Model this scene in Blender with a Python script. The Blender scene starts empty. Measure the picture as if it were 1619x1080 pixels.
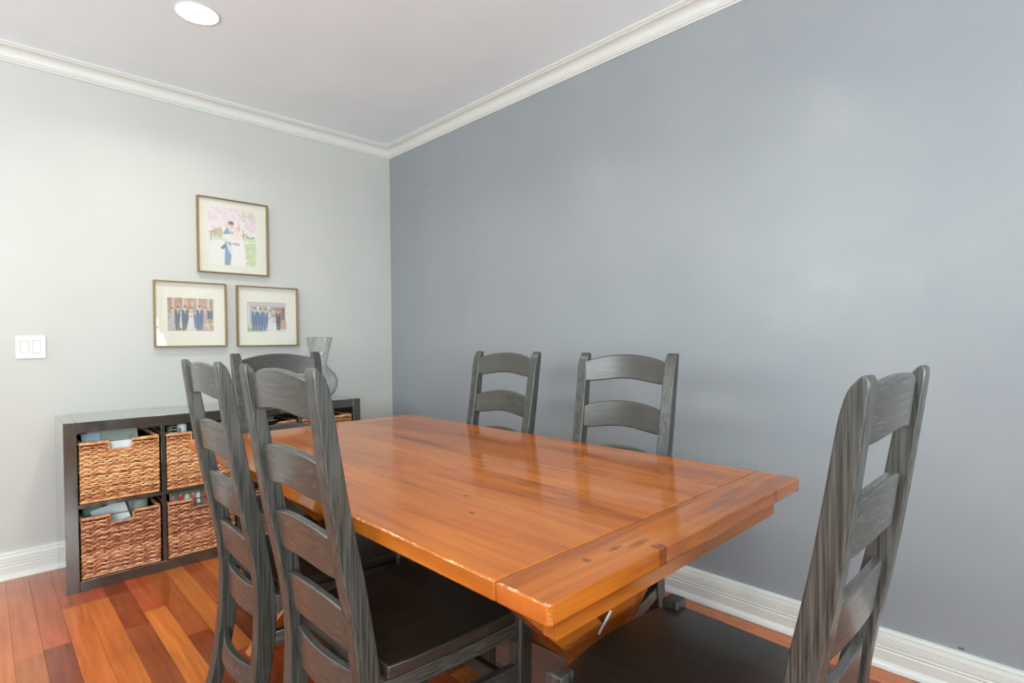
import bpy, bmesh, math, random
import numpy as np
from mathutils import Vector, Matrix
scene = bpy.context.scene
COL = scene.collection

# ------------------------------------------------------------------ camera
FPX, YAW, PITCH, ROLL = 869.115, 2.3712, -0.0198, -0.0079
CAM = Vector((3.6858, -2.2856, 1.1562))
cam_data = bpy.data.cameras.new('camera')
cam = bpy.data.objects.new('camera', cam_data)
COL.objects.link(cam)
fw = Vector((math.cos(YAW) * math.cos(PITCH), math.sin(YAW) * math.cos(PITCH), math.sin(PITCH)))
rt = Vector((math.sin(YAW), -math.cos(YAW), 0))
up = rt.cross(fw)
cr, sr = math.cos(ROLL), math.sin(ROLL)
r2 = rt * cr + up * sr
u2 = up * cr - rt * sr
m = Matrix((r2, u2, -fw)).transposed().to_4x4()
m.translation = CAM
cam.matrix_world = m
cam_data.sensor_fit = 'HORIZONTAL'
cam_data.sensor_width = 36.0
cam_data.lens = FPX / 1619 * 36.0
cam_data.shift_y = 14.8 / 1619
cam_data.clip_start = 0.02
scene.camera = cam

# ------------------------------------------------------------------ view, world, big lights
scene.view_settings.view_transform = 'Standard'
scene.view_settings.look = 'None'
scene.view_settings.gamma = 1.0
scene.view_settings.use_curve_mapping = False
scene.view_settings.exposure = 0.70
try:
    scene.cycles.use_denoising = True
    scene.cycles.max_bounces = 10
    scene.cycles.diffuse_bounces = 6
    scene.cycles.glossy_bounces = 4
    scene.cycles.transparent_max_bounces = 12
    scene.cycles.caustics_reflective = False
    scene.cycles.caustics_refractive = False
    scene.cycles.sample_clamp_indirect = 6.0
except Exception:
    pass
world = bpy.data.worlds.new('daylight')
scene.world = world
world.use_nodes = True
wb = world.node_tree.nodes['Background']
wb.inputs[0].default_value = (0.85, 0.93, 1.0, 1)
wb.inputs[1].default_value = 1.6

RX, RY, H = 6.4, -4.9, 2.628          # room: x 0..RX, y RY..0

def area(name, loc, rot, sx, sy, energy, color=(1, 1, 1), shape='RECTANGLE', spread=math.pi):
    l = bpy.data.lights.new(name, 'AREA')
    l.shape = shape
    l.size = sx
    if shape == 'RECTANGLE':
        l.size_y = sy
    l.energy = energy
    l.color = color
    l.spread = spread
    o = bpy.data.objects.new(name, l)
    o.location = loc
    o.rotation_euler = rot
    COL.objects.link(o)
    return o

R90 = math.pi / 2
WIN = {  # axis wall, centre along wall, width, z0, z1
    'back_a': ('y', 1.7, 1.9, 1.30, 2.35), 'back_b': ('y', 4.5, 1.7, 1.30, 2.35),
    'side': ('x', -1.15, 1.9, 0.55, 2.25), 'side_b': ('x', -3.85, 1.7, 0.55, 2.25)}
WIN_E = {'back_a': 54, 'back_b': 8, 'side': 36, 'side_b': 250}  # windows other than side are unseen, added to light the room
TILT = math.radians(56)        # upward aim added to the window lights, to brighten the ceiling
DAY = (0.84, 0.955, 0.955)
for k, (ax, c0, w0, z0, z1) in WIN.items():
    zc, hh = (z0 + z1) / 2, z1 - z0
    if ax == 'y':
        area('window_daylight', (c0, RY - 0.16, zc), (R90 + TILT, 0, 0), w0, hh, WIN_E[k], DAY)
    else:
        area('window_daylight', (RX + 0.16, c0, zc), (R90 + TILT, 0, R90), w0, hh, WIN_E[k], DAY)
CANS = [(0.93, -1.555), (2.55, -1.555), (0.93, -3.7), (2.55, -3.7), (4.6, -3.7)]  # the back row of downlights is unseen, added to light the room
CAN_E = 6.6

# ------------------------------------------------------------------ helpers
def lin(r, g, b):
    def f(c):
        c = c / 255.0
        return c / 12.92 if c <= 0.04045 else ((c + 0.055) / 1.055) ** 2.4
    return (f(r), f(g), f(b), 1.0)

def link(o, parent=None):
    COL.objects.link(o)
    if parent is not None:
        o.parent = parent
    return o

def tag(o, label=None, cat=None, group=None, kind=None):
    if label: o['label'] = label
    if cat: o['category'] = cat
    if group: o['group'] = group
    if kind: o['kind'] = kind
    return o

def empty(name, loc=(0, 0, 0), rz=0.0):
    o = bpy.data.objects.new(name, None)
    o.empty_display_size = 0.05
    o.location = loc
    o.rotation_euler = (0, 0, rz)
    return link(o)

class MB:
    """collects shapes into one mesh"""
    def __init__(s):
        s.v, s.f, s.m = [], [], []
    def add(s, vs, fs, mi=0, mat=None):
        b = len(s.v)
        if mat is not None:
            vs = [mat @ Vector(p) for p in vs]
        s.v += [tuple(p) for p in vs]
        s.f += [tuple(b + i for i in f) for f in fs]
        s.m += [mi] * len(fs)
        return s
    def box(s, x0, x1, y0, y1, z0, z1, mi=0, mat=None):
        vs = [(x0, y0, z0), (x1, y0, z0), (x1, y1, z0), (x0, y1, z0), (x0, y0, z1), (x1, y0, z1), (x1, y1, z1), (x0, y1, z1)]
        fs = [(0, 3, 2, 1), (4, 5, 6, 7), (0, 1, 5, 4), (1, 2, 6, 5), (2, 3, 7, 6), (3, 0, 4, 7)]
        return s.add(vs, fs, mi, mat)
    def prism(s, pts, a0, a1, axis='z', mi=0, mat=None):
        n = len(pts)
        def P(p, a):
            if axis == 'z': return (p[0], p[1], a)
            if axis == 'x': return (a, p[0], p[1])
            return (p[0], a, p[1])
        vs = [P(p, a0) for p in pts] + [P(p, a1) for p in pts]
        fs = [tuple(range(n))[::-1], tuple(range(n, 2 * n))]
        for i in range(n):
            j = (i + 1) % n
            fs.append((i, j, n + j, n + i))
        return s.add(vs, fs, mi, mat)
    def tube(s, path, r, n=8, mi=0, closed=False, cap=True):
        path = [Vector(p) for p in path]
        N = len(path)
        vs, fs = [], []
        t0 = None
        for i, p in enumerate(path):
            a = path[(i - 1) % N] if (closed or i > 0) else p
            c = path[(i + 1) % N] if (closed or i < N - 1) else p
            t = (c - a).normalized()
            ref = Vector((0, 0, 1)) if abs(t.z) < 0.9 else Vector((1, 0, 0))
            e1 = t.cross(ref).normalized()
            e2 = e1.cross(t)
            rr = r[i] if hasattr(r, '__len__') else r
            if not hasattr(rr, '__len__'): rr = (rr, rr)
            for k in range(n):
                an = 2 * math.pi * k / n
                vs.append(p + e1 * math.cos(an) * rr[0] + e2 * math.sin(an) * rr[1])
        M = N if closed else N - 1
        for i in range(M):
            j = (i + 1) % N
            for k in range(n):
                l = (k + 1) % n
                fs.append((i * n + k, i * n + l, j * n + l, j * n + k))
        if cap and not closed:
            fs.append(tuple(range(n))[::-1])
            fs.append(tuple((N - 1) * n + k for k in range(n)))
        return s.add(vs, fs, mi)
    def lathe(s, prof, cx=0, cy=0, n=48, mi=0):
        vs, fs = [], []
        for (r, z) in prof:
            for k in range(n):
                a = 2 * math.pi * k / n
                vs.append((cx + r * math.cos(a), cy + r * math.sin(a), z))
        for i in range(len(prof) - 1):
            for k in range(n):
                l = (k + 1) % n
                fs.append((i * n + k, i * n + l, (i + 1) * n + l, (i + 1) * n + k))
        return s.add(vs, fs, mi)
    def build(s, name, mats, parent=None, bevel=0.0, seg=2, smooth=False, recalc=True, loc=None):
        me = bpy.data.meshes.new(name)
        me.from_pydata(s.v, [], s.f)
        if not isinstance(mats, (list, tuple)): mats = [mats]
        for mm in mats: me.materials.append(mm)
        me.polygons.foreach_set('material_index', s.m)
        if recalc:
            bm = bmesh.new(); bm.from_mesh(me)
            bmesh.ops.recalc_face_normals(bm, faces=bm.faces)
            bm.to_mesh(me); bm.free()
        if smooth or bevel:
            me.polygons.foreach_set('use_smooth', [True] * len(me.polygons))
        o = bpy.data.objects.new(name, me)
        link(o, parent)
        if loc is not None: o.location = loc
        if bevel:
            b = o.modifiers.new('edge_round', 'BEVEL')
            b.width = bevel; b.segments = seg; b.limit_method = 'ANGLE'; b.angle_limit = math.radians(38)
            b.harden_normals = False
        if bevel or smooth:
            try:
                me.set_sharp_from_angle(angle=math.radians(38))
            except Exception:
                pass
        return o

# ------------------------------------------------------------------ materials
class N:
    def __init__(s, name):
        s.mat = bpy.data.materials.new(name)
        s.mat.use_nodes = True
        s.nt = s.mat.node_tree
        s.bsdf = s.nt.nodes['Principled BSDF']
    def new(s, t, **kw):
        n = s.nt.nodes.new(t)
        for k, v in kw.items():
            setattr(n, k, v)
        return n
    def put(s, sock, val):
        if isinstance(val, bpy.types.NodeSocket): s.nt.links.new(val, sock)
        else: sock.default_value = val
    def coord(s, kind='Object', scale=(1, 1, 1), loc=(0, 0, 0)):
        tc = s.new('ShaderNodeTexCoord'); mp = s.new('ShaderNodeMapping')
        s.put(mp.inputs['Scale'], scale); s.put(mp.inputs['Location'], loc)
        s.nt.links.new(tc.outputs[kind], mp.inputs[0])
        return mp.outputs[0]
    def noise(s, vec, scale=5, detail=4, rough=0.5, dist=0.0):
        n = s.new('ShaderNodeTexNoise')
        s.put(n.inputs['Vector'], vec); s.put(n.inputs['Scale'], scale)
        s.put(n.inputs['Detail'], detail); s.put(n.inputs['Roughness'], rough); s.put(n.inputs['Distortion'], dist)
        return n.outputs['Fac']
    def ramp(s, fac, stops, interp='LINEAR'):
        n = s.new('ShaderNodeValToRGB')
        n.color_ramp.interpolation = interp
        el = n.color_ramp.elements
        while len(el) < len(stops): el.new(0.5)
        for e, (p, c) in zip(el, stops):
            e.position = p
            e.color = c if hasattr(c, '__len__') else (c, c, c, 1)
        s.put(n.inputs[0], fac)
        return n.outputs[0]
    def mix(s, fac, a, b, mode='MIX'):
        n = s.new('ShaderNodeMix', data_type='RGBA', blend_type=mode)
        s.put(n.inputs[0], fac); s.put(n.inputs[6], a); s.put(n.inputs[7], b)
        return n.outputs[2]
    def math(s, op, a, b=0.0, c=0.0):
        n = s.new('ShaderNodeMath', operation=op)
        s.put(n.inputs[0], a); s.put(n.inputs[1], b); s.put(n.inputs[2], c)
        return n.outputs[0]
    def sep(s, vec):
        n = s.new('ShaderNodeSeparateXYZ'); s.put(n.inputs[0], vec)
        return n.outputs
    def bump(s, h, strength=0.2, dist=0.001):
        n = s.new('ShaderNodeBump'); s.put(n.inputs['Height'], h)
        s.put(n.inputs['Strength'], strength); s.put(n.inputs['Distance'], dist)
        s.nt.links.new(n.outputs[0], s.bsdf.inputs['Normal'])
    def set(s, **kw):
        for k, v in kw.items():
            s.put(s.bsdf.inputs[k.replace('_', ' ')], v)
        return s.mat

def paint(name, col, rough=0.5, var=0.02, scale=3.0, bump=0.05, spec=0.5):
    n = N(name)
    c = n.coord('Object')
    f = n.noise(c, scale, 3)
    a = tuple(min(1, x * (1 - var)) for x in col[:3]) + (1,)
    b = tuple(min(1, x * (1 + var)) for x in col[:3]) + (1,)
    n.set(Base_Color=n.ramp(f, [(0.3, a), (0.7, b)]), Roughness=rough, Specular_IOR_Level=spec)
    if bump:
        n.bump(n.noise(n.coord('Object'), 260, 2), bump, 0.0006)
    return n.mat

def plain(name, col, rough=0.5, metal=0.0, spec=0.5, coat=0.0):
    n = N(name)
    c = n.coord('Object')
    f = n.noise(c, 40, 2)
    a = tuple(x * 0.96 for x in col[:3]) + (1,)
    n.set(Base_Color=n.ramp(f, [(0.3, a), (0.7, col)]), Roughness=rough, Metallic=metal, Specular_IOR_Level=spec, Coat_Weight=coat)
    return n.mat

MAT = {}
MAT['wall_light'] = paint('pale_grey_paint', lin(183, 183, 180), 0.55)
MAT['ceiling'] = paint('ceiling_white_paint', lin(236, 245, 250), 0.8)
MAT['trim'] = paint('gloss_white_trim_paint', lin(206, 206, 203), 0.3, 0.01, 3, 0.0)

def slate_paint():
    n = N('slate_grey_paint')
    c = n.coord('Object')
    f = n.noise(c, 2.2, 3)
    col = n.ramp(f, [(0.3, lin(136, 141, 147)), (0.7, lin(143, 147, 151))])
    x, y, z = n.sep(c)[0:3]
    def box(x0, x1, z0, z1):
        a = n.math('MULTIPLY', n.math('GREATER_THAN', x, x0), n.math('LESS_THAN', x, x1))
        b = n.math('MULTIPLY', n.math('GREATER_THAN', z, z0), n.math('LESS_THAN', z, z1))
        return n.math('MULTIPLY', a, b)
    # a scratch high in the corner and a small scuff above the baseboard
    zz = n.math('SUBTRACT', z, n.math('MULTIPLY', x, 0.35))
    a = n.math('MULTIPLY', n.math('GREATER_THAN', x, 0.44), n.math('LESS_THAN', x, 0.53))
    b = n.math('COMPARE', zz, 2.252 - 0.35 * 0.485, 0.0022)
    m1 = n.math('MULTIPLY', n.math('MULTIPLY', a, b), 0.7)
    m2 = n.math('MULTIPLY', box(0.528, 0.531, 2.27, 2.35), 0.45)
    m3 = box(3.42, 3.436, 0.133, 0.139)
    k = n.math('MINIMUM', n.math('ADD', n.math('ADD', m1, m2), m3), 1.0)
    col = n.mix(k, col, lin(70, 72, 74))
    n.set(Base_Color=col, Roughness=n.ramp(n.noise(n.coord('Object'), 6, 3), [(0.3, 0.30), (0.7, 0.38)]))
    n.bump(n.noise(n.coord('Object'), 230, 2), 0.12, 0.0006)
    return n.mat
MAT['wall_slate'] = slate_paint()

def floor_mat():
    n = N('cherry_floorboards')
    at = n.new('ShaderNodeVertexColor'); at.layer_name = 'board'
    c = n.coord('Object', (1.2, 22, 1))
    off = n.new('ShaderNodeVectorMath', operation='ADD')
    n.nt.links.new(c, off.inputs[0])
    sc = n.new('ShaderNodeVectorMath', operation='SCALE')
    n.nt.links.new(at.outputs[0], sc.inputs[0]); sc.inputs[3].default_value = 37.0
    n.nt.links.new(sc.outputs[0], off.inputs[1])
    g = n.noise(off.outputs[0], 2.0, 7, 0.6, 0.5)
    g2 = n.noise(n.coord('Object', (0.9, 6, 1)), 2.0, 3, 0.5)
    col = n.mix(1.0, at.outputs[0], n.ramp(g, [(0.3, (0.72, 0.66, 0.6, 1)), (0.7, (1.12, 1.14, 1.16, 1))]), 'MULTIPLY')
    col = n.mix(0.6, col, n.ramp(g2, [(0.3, (0.8, 0.74, 0.7, 1)), (0.7, (1.1, 1.1, 1.1, 1))]), 'MULTIPLY')
    n.set(Base_Color=col, Roughness=n.ramp(g, [(0.3, 0.16), (0.7, 0.2)]), Coat_Weight=0.35, Coat_Roughness=0.08)
    return n.mat
MAT['floor'] = floor_mat()
MAT['gap'] = plain('board_gap', lin(70, 30, 15), 0.8)

def pine(name, axis='x', seam=None, dark=1.0, knots=(), end=False, worn=None, shift=0.0):
    """honey stained pine; the grain runs along `axis` (object = world coordinates)"""
    n = N(name)
    tc = n.coord('Object', (1, 1, 1), (shift, shift, shift))
    st = {'x': (1.0, 9.0, 9.0), 'y': (9.0, 1.0, 9.0), 'z': (9, 9, 1.0)}[axis]
    v = n.coord('Object', st, (shift, shift, shift))
    big = n.noise(v, 1.3, 3, 0.55, 0.25)
    fine = n.noise(n.coord('Object', tuple(a * (1 if a == 1 else 2.2) for a in st)), 3.0, 3, 0.6, 0.0)
    c1, c2, c3 = lin(122 * dark, 61 * dark, 16 * dark), lin(162 * dark, 88 * dark, 25 * dark), lin(179 * dark, 105 * dark, 35 * dark)
    col = n.ramp(big, [(0.28, c1), (0.45, c2), (0.72, c3)])
    col = n.mix(0.7, col, n.ramp(fine, [(0.32, (0.74, 0.66, 0.58, 1)), (0.6, (1.05, 1.05, 1.05, 1))]), 'MULTIPLY')
    s = n.sep(n.coord('Object'))
    if seam:                       # plank boundaries: a change of tone from plank to plank
        ax = {'x': 0, 'y': 1, 'z': 2}[seam[0]]
        w = n.math('FLOOR', n.math('DIVIDE', n.math('ADD', s[ax], seam[2]), seam[1]))
        wn = n.new('ShaderNodeTexWhiteNoise', noise_dimensions='1D'); n.put(wn.inputs['W'], w)
        col = n.mix(1.0, col, n.ramp(wn.outputs['Value'], [(0.0, (0.84, 0.78, 0.72, 1)), (1.0, (1.06, 1.05, 1.02, 1))]), 'MULTIPLY')
    if end:                        # growth rings on end grain
        wv = n.new('ShaderNodeTexWave', wave_type='RINGS', rings_direction='X')
        n.put(wv.inputs['Vector'], n.coord('Object', (1, 1, 1), (0, 1.25, -0.80)))
        n.put(wv.inputs['Scale'], 22.0); n.put(wv.inputs['Distortion'], 1.5)
        geo = n.new('ShaderNodeNewGeometry')
        nrm = n.sep(geo.outputs['Normal'])
        k = n.math('MULTIPLY', n.math('GREATER_THAN', n.math('ABSOLUTE', nrm[1]), 0.8), 0.6)
        col = n.mix(k, col, n.mix(wv.outputs['Fac'], lin(150, 70, 25), lin(196, 108, 48)))
    for (kx, ky, rx, ry, amt) in knots:
        d = n.math('ADD', n.math('POWER', n.math('DIVIDE', n.math('SUBTRACT', s[0], kx), rx), 2.0),
                   n.math('POWER', n.math('DIVIDE', n.math('SUBTRACT', s[1], ky), ry), 2.0))
        d = n.math('ADD', d, n.math('MULTIPLY', n.noise(n.coord('Object'), 60, 3), 0.9))
        k = n.math('MULTIPLY', n.math('SUBTRACT', 1.0, n.math('MINIMUM', n.math('MULTIPLY', d, 0.55), 1.0)), amt)
        col = n.mix(k, col, lin(70, 32, 14))
    rough = n.ramp(fine, [(0.3, 0.15), (0.7, 0.11)])
    if worn:
        # finish rubbed through to pale wood along an arris: worn=(axis value y, z, x0)
        dy = n.math('ABSOLUTE', n.math('SUBTRACT', s[1], worn[0]))
        dz = n.math('ABSOLUTE', n.math('SUBTRACT', s[2], worn[1]))
        near = n.math('LESS_THAN', n.math('ADD', dy, dz), 0.0034)
        corner = n.math('LESS_THAN', n.math('ADD', n.math('ABSOLUTE', n.math('SUBTRACT', s[0], 3.140)), n.math('ABSOLUTE', n.math('SUBTRACT', s[1], -1.684))), 0.0085)
        near = n.math('MAXIMUM', near, corner)
        nn = n.noise(n.coord('Object', (14, 60, 60)), 3.0, 5, 0.7)
        thr = n.math('GREATER_THAN', nn, 0.56)
        gx = n.math('GREATER_THAN', s[0], worn[2])
        k = n.math('MULTIPLY', n.math('MULTIPLY', near, thr), gx)
        col = n.mix(n.math('MULTIPLY', k, 0.7), col, lin(206, 168, 126))
    n.set(Base_Color=col, Roughness=rough, Specular_IOR_Level=0.55)
    return n.mat

def stain(name, axis, c1=(0.011, 0.012, 0.011), c2=(0.060, 0.061, 0.055), fine=260, rough=(0.22, 0.34), coat=0.35, bmp=0.30):
    """brushed charcoal stain with open grain running along `axis`"""
    n = N(name)
    k = {'x': (0.03, 1, 1), 'y': (1, 0.03, 1), 'z': (1, 1, 0.025)}[axis]
    f = n.noise(n.coord('Object', k), fine, 3, 0.6, 0.0)
    g = n.noise(n.coord('Object', k), 14, 3, 0.5)
    col = n.ramp(f, [(0.33, c1 + (1,)), (0.62, c2 + (1,)), (0.8, tuple(x * 1.35 for x in c2) + (1,))])
    col = n.mix(0.35, col, n.ramp(g, [(0.3, (0.75, 0.70, 0.64, 1)), (0.7, (1.15, 1.15, 1.15, 1))]), 'MULTIPLY')
    n.set(Base_Color=col, Roughness=n.ramp(f, [(0.3, rough[1]), (0.7, rough[0])]), Specular_IOR_Level=0.6, Coat_Weight=coat, Coat_Roughness=0.18)
    n.bump(f, bmp, 0.0010)
    return n.mat
MAT['stain_z'] = stain('charcoal_stained_wood_upright', 'z', (0.008, 0.009, 0.008), (0.064, 0.066, 0.060), 230, (0.28, 0.42), 0.12, 0.35)
MAT['stain_x'] = stain('charcoal_stained_wood_crosswise', 'x', (0.030, 0.030, 0.027), (0.054, 0.053, 0.048), 170, (0.26, 0.32), 0.30, 0.05)
MAT['stain_y'] = stain('charcoal_stained_wood_lengthwise', 'y')
def crumbs(mat):
    nt = mat.node_tree; b = nt.nodes['Principled BSDF']
    tc = nt.nodes.new('ShaderNodeTexCoord'); v = nt.nodes.new('ShaderNodeTexVoronoi')
    v.inputs['Scale'].default_value = 26; nt.links.new(tc.outputs['Object'], v.inputs['Vector'])
    lt = nt.nodes.new('ShaderNodeMath'); lt.operation = 'LESS_THAN'; lt.inputs[1].default_value = 0.028
    nt.links.new(v.outputs['Distance'], lt.inputs[0])
    mx = nt.nodes.new('ShaderNodeMix'); mx.data_type = 'RGBA'
    src = b.inputs['Base Color'].links[0].from_socket
    nt.links.new(lt.outputs[0], mx.inputs[0]); nt.links.new(src, mx.inputs[6]); mx.inputs[7].default_value = (.6, .55, .48, 1)
    nt.links.new(mx.outputs[2], b.inputs['Base Color'])
    return mat
MAT['stain_seat'] = stain('dark_seat_wood', 'y', (0.014, 0.011, 0.008), (0.028, 0.022, 0.016), 120, (0.28, 0.34))
crumbs(MAT['stain_seat'])

def shelf_mat(name, axis):
    n = N(name)
    k = {'y': (1, 0.1, 1), 'z': (1, 1, 0.1)}[axis]
    f = n.noise(n.coord('Object', k), 60, 4, 0.6)
    n.set(Base_Color=n.ramp(f, [(0.3, (0.040, 0.037, 0.032, 1)), (0.7, (0.052, 0.048, 0.041, 1))]), Roughness=0.14, Specular_IOR_Level=0.6, Coat_Weight=1.0, Coat_Roughness=0.07, Coat_IOR=1.8)
    return n.mat
MAT['shelf_y'] = shelf_mat('black_brown_veneer', 'y')
MAT['shelf_z'] = shelf_mat('black_brown_veneer_upright', 'z')

def weave_mat(name, cs, s0):
    n = N(name)
    at = n.new('ShaderNodeVertexColor'); at.layer_name = 'strand'
    f = n.noise(n.coord('Object', (28, 28, 120), (s0, s0, s0)), 1.0, 4, 0.6)
    f = n.math('ADD', n.math('MULTIPLY', f, 0.75), n.math('MULTIPLY', at.outputs[0], 0.28))
    col = n.ramp(f, [(0.32, lin(*cs[0])), (0.5, lin(*cs[1])), (0.68, lin(*cs[2]))])
    n.set(Base_Color=col, Roughness=0.5)
    n.bump(n.noise(n.coord('Object', (60, 60, 400)), 3, 3), 0.3, 0.001)
    return n.mat
MAT['weave_honey'] = weave_mat('honey_seagrass', [(104, 56, 32), (190, 124, 79), (226, 182, 130)], 0.0)
MAT['weave_red'] = weave_mat('reddish_seagrass', [(96, 50, 33), (172, 106, 73), (214, 166, 124)], 5.0)
MAT['basket_core'] = plain('basket_inner_lining', lin(70, 38, 22), 0.9)
MAT['wire'] = plain('dark_wire', lin(96, 66, 44), 0.4, 0.8)
MAT['brass'] = plain('antique_brass', lin(142, 114, 60), 0.35, 0.55)
MAT['mat_board'] = plain('cream_mat_board', lin(216, 213, 200), 0.8)
MAT['plastic'] = plain('white_switch_plastic', lin(216, 216, 213), 0.35)
MAT['screw'] = plain('screw_head', lin(190, 190, 186), 0.4)
MAT['paper'] = plain('white_paper', lin(226, 230, 232), 0.7)
MAT['steel'] = plain('brushed_label_metal', lin(225, 225, 225), 0.4)

def printed(name, rough=0.6, coat=0.0):
    n = N(name)
    at = n.new('ShaderNodeVertexColor'); at.layer_name = 'print'
    n.set(Base_Color=n.mix(1.0, at.outputs[0], (.86, .86, .85, 1), 'MULTIPLY'), Roughness=rough, Coat_Weight=coat)
    return n.mat
MAT['print'] = printed('photo_print', 0.5)
MAT['cover'] = printed('glossy_magazine_cover', 0.3)

def thin_glass(name, tint=(1, 1, 1, 1), base=0.04, edge=0.0, ior=1.45):
    n = N(name)
    nt = n.nt
    tr = n.new('ShaderNodeBsdfTransparent'); gl = n.new('ShaderNodeBsdfGlossy')
    gl.inputs['Roughness'].default_value = 0.02
    lf = n.new('ShaderNodeLayerWeight'); lf.inputs[0].default_value = 0.5
    fr = n.math('ADD', n.math('MULTIPLY', n.math('POWER', lf.outputs['Facing'], 5.0), 0.9), base)
    mx = n.new('ShaderNodeMixShader')
    nt.links.new(fr, mx.inputs[0])
    if edge > 0:
        lw = n.new('ShaderNodeLayerWeight'); lw.inputs[0].default_value = 0.35
        f = n.noise(n.coord('Object', (30, 30, 12)), 1.5, 3, 0.6)
        e = n.math('MULTIPLY', n.math('POWER', lw.outputs['Facing'], 2.0), edge)
        e = n.math('ADD', e, n.ramp(f, [(0.52, 0.0), (0.7, 0.16)]))
        nt.links.new(n.mix(e, tint, lin(150, 152, 152)), tr.inputs[0])
    else:
        tr.inputs[0].default_value = tint
    nt.links.new(tr.outputs[0], mx.inputs[1]); nt.links.new(gl.outputs[0], mx.inputs[2])
    nt.links.new(mx.outputs[0], nt.nodes['Material Output'].inputs[0])
    return n.mat
MAT['glass'] = thin_glass('picture_glass')
MAT['vase'] = thin_glass('clear_vase_glass', (0.97, 0.975, 0.975, 1), edge=0.35)

def emis(name, col, s):
    n = N(name)
    n.set(Base_Color=(1, 1, 1, 1), Emission_Color=col, Emission_Strength=s)
    return n.mat
MAT['lamp'] = emis('led_diffuser', (1.0, 0.97, 0.92, 1), 6.0)

# ------------------------------------------------------------------ room shell
def struct(o): return tag(o, kind='structure')
rng = random.Random(4)
f = MB()
f.box(-0.2, RX + 0.2, RY - 0.2, 0.2, -0.12, -0.0022, 1)
BW = 0.083
rows = []
k0 = int(math.floor((-RY - 1.80) / BW)) + 2
palette = [(196, 104, 48), (206, 116, 56), (188, 94, 44), (164, 78, 42), (132, 60, 38), (176, 86, 44), (214, 128, 66), (150, 68, 40), (200, 108, 54)]
cols = [None] * 6
fixed = {  # row index -> list of (x_end, colour): boards the photo shows beside the shelf unit
    0: [(0.9, (190, 92, 48)), (2.3, (214, 124, 58)), (3.6, (176, 86, 44))],      # -1.80..-1.717
    -1: [(1.02, (140, 62, 38)), (2.1, (158, 74, 44)), (3.4, (200, 108, 54))],    # -1.883..-1.80
    -2: [(0.62, (176, 82, 48)), (1.9, (206, 112, 50)), (3.2, (186, 92, 44))],
    -3: [(0.62, (178, 86, 50)), (1.9, (208, 116, 52)), (3.0, (160, 76, 42))],
    -4: [(0.98, (190, 96, 52)), (1.85, (146, 66, 40)), (3.0, (196, 104, 50))],
    -5: [(1.0, (196, 106, 60)), (2.1, (186, 98, 54)), (3.0, (196, 104, 50))],
    -6: [(1.3, (204, 114, 62)), (2.6, (192, 102, 54))], -7: [(0.9, (200, 112, 62)), (2.4, (206, 116, 60))], -8: [(1.6, (204, 116, 64))], -9: [(1.1, (198, 110, 58)), (2.2, (206, 116, 60))],
    1: [(1.25, (180, 86, 44)), (2.2, (150, 68, 40)), (3.6, (204, 112, 54))],
    2: [(1.5, (206, 116, 54)), (2.7, (170, 80, 42)), (3.6, (196, 104, 50))],
}
for k in range(-60, 40):
    y0 = -1.80 + BW * k; y1 = y0 + BW
    if y1 < RY - 0.05 or y0 > 0.02: continue
    x = 0.0
    segs = list(fixed.get(k, []))
    while x < RX:
        if segs: xe, cc = segs.pop(0)
        else:
            xe = x + rng.uniform(0.5, 1.5); cc = rng.choice(palette)
        cc = tuple(c + rng.uniform(-5, 5) for c in cc)
        f.add([(x + .0004, y0 + .0004, 0), (xe - .0004, y0 + .0004, 0), (xe - .0004, y1 - .0004, 0), (x + .0004, y1 - .0004, 0)], [(0, 1, 2, 3)], 0)
        cols.append(cc)
        x = xe
fl = f.build('floor', [MAT['floor'], MAT['gap']], recalc=False)
ca = fl.data.color_attributes.new('board', 'FLOAT_COLOR', 'CORNER')
for p in fl.data.polygons:
    c = cols[p.index]
    c = lin(*[q * .91 for q in c]) if c else (0.05, 0.02, 0.01, 1)
    for li in p.loop_indices: ca.data[li].color = c
struct(fl)
struct(MB().box(-0.2, RX + 0.2, RY - 0.2, 0.2, H, H + 0.12).build('ceiling', MAT['ceiling']))
struct(MB().box(-0.15, 0, RY - 0.2, 0.15, -0.1, H + 0.05).build('wall_left', MAT['wall_light']))
struct(MB().box(0, RX + 0.2, 0, 0.15, -0.1, H + 0.05).build('wall_right', MAT['wall_slate']))

def wall_holes(name, axis, pos, t, a0, a1, holes, mat):
    mb = MB()
    def put(u0, u1, z0, z1):
        if u1 - u0 < 1e-4 or z1 - z0 < 1e-4: return
        if axis == 'y': mb.box(u0, u1, pos - t, pos, z0, z1)
        else: mb.box(pos, pos + t, u0, u1, z0, z1)
    hs = sorted(holes)
    u = a0
    for (c, w, z0, z1) in hs:
        put(u, c - w / 2, -0.1, H + 0.05)
        put(c - w / 2, c + w / 2, -0.1, z0)
        put(c - w / 2, c + w / 2, z1, H + 0.05)
        u = c + w / 2
    put(u, a1, -0.1, H + 0.05)
    return struct(mb.build(name, mat))
wall_holes('wall_back', 'y', RY, 0.12, 0, RX, [v[1:] for v in WIN.values() if v[0] == 'y'], MAT['wall_light'])
wall_holes('wall_side', 'x', RX, 0.12, RY - 0.12, 0, [v[1:] for v in WIN.values() if v[0] == 'x'], MAT['wall_light'])
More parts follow.
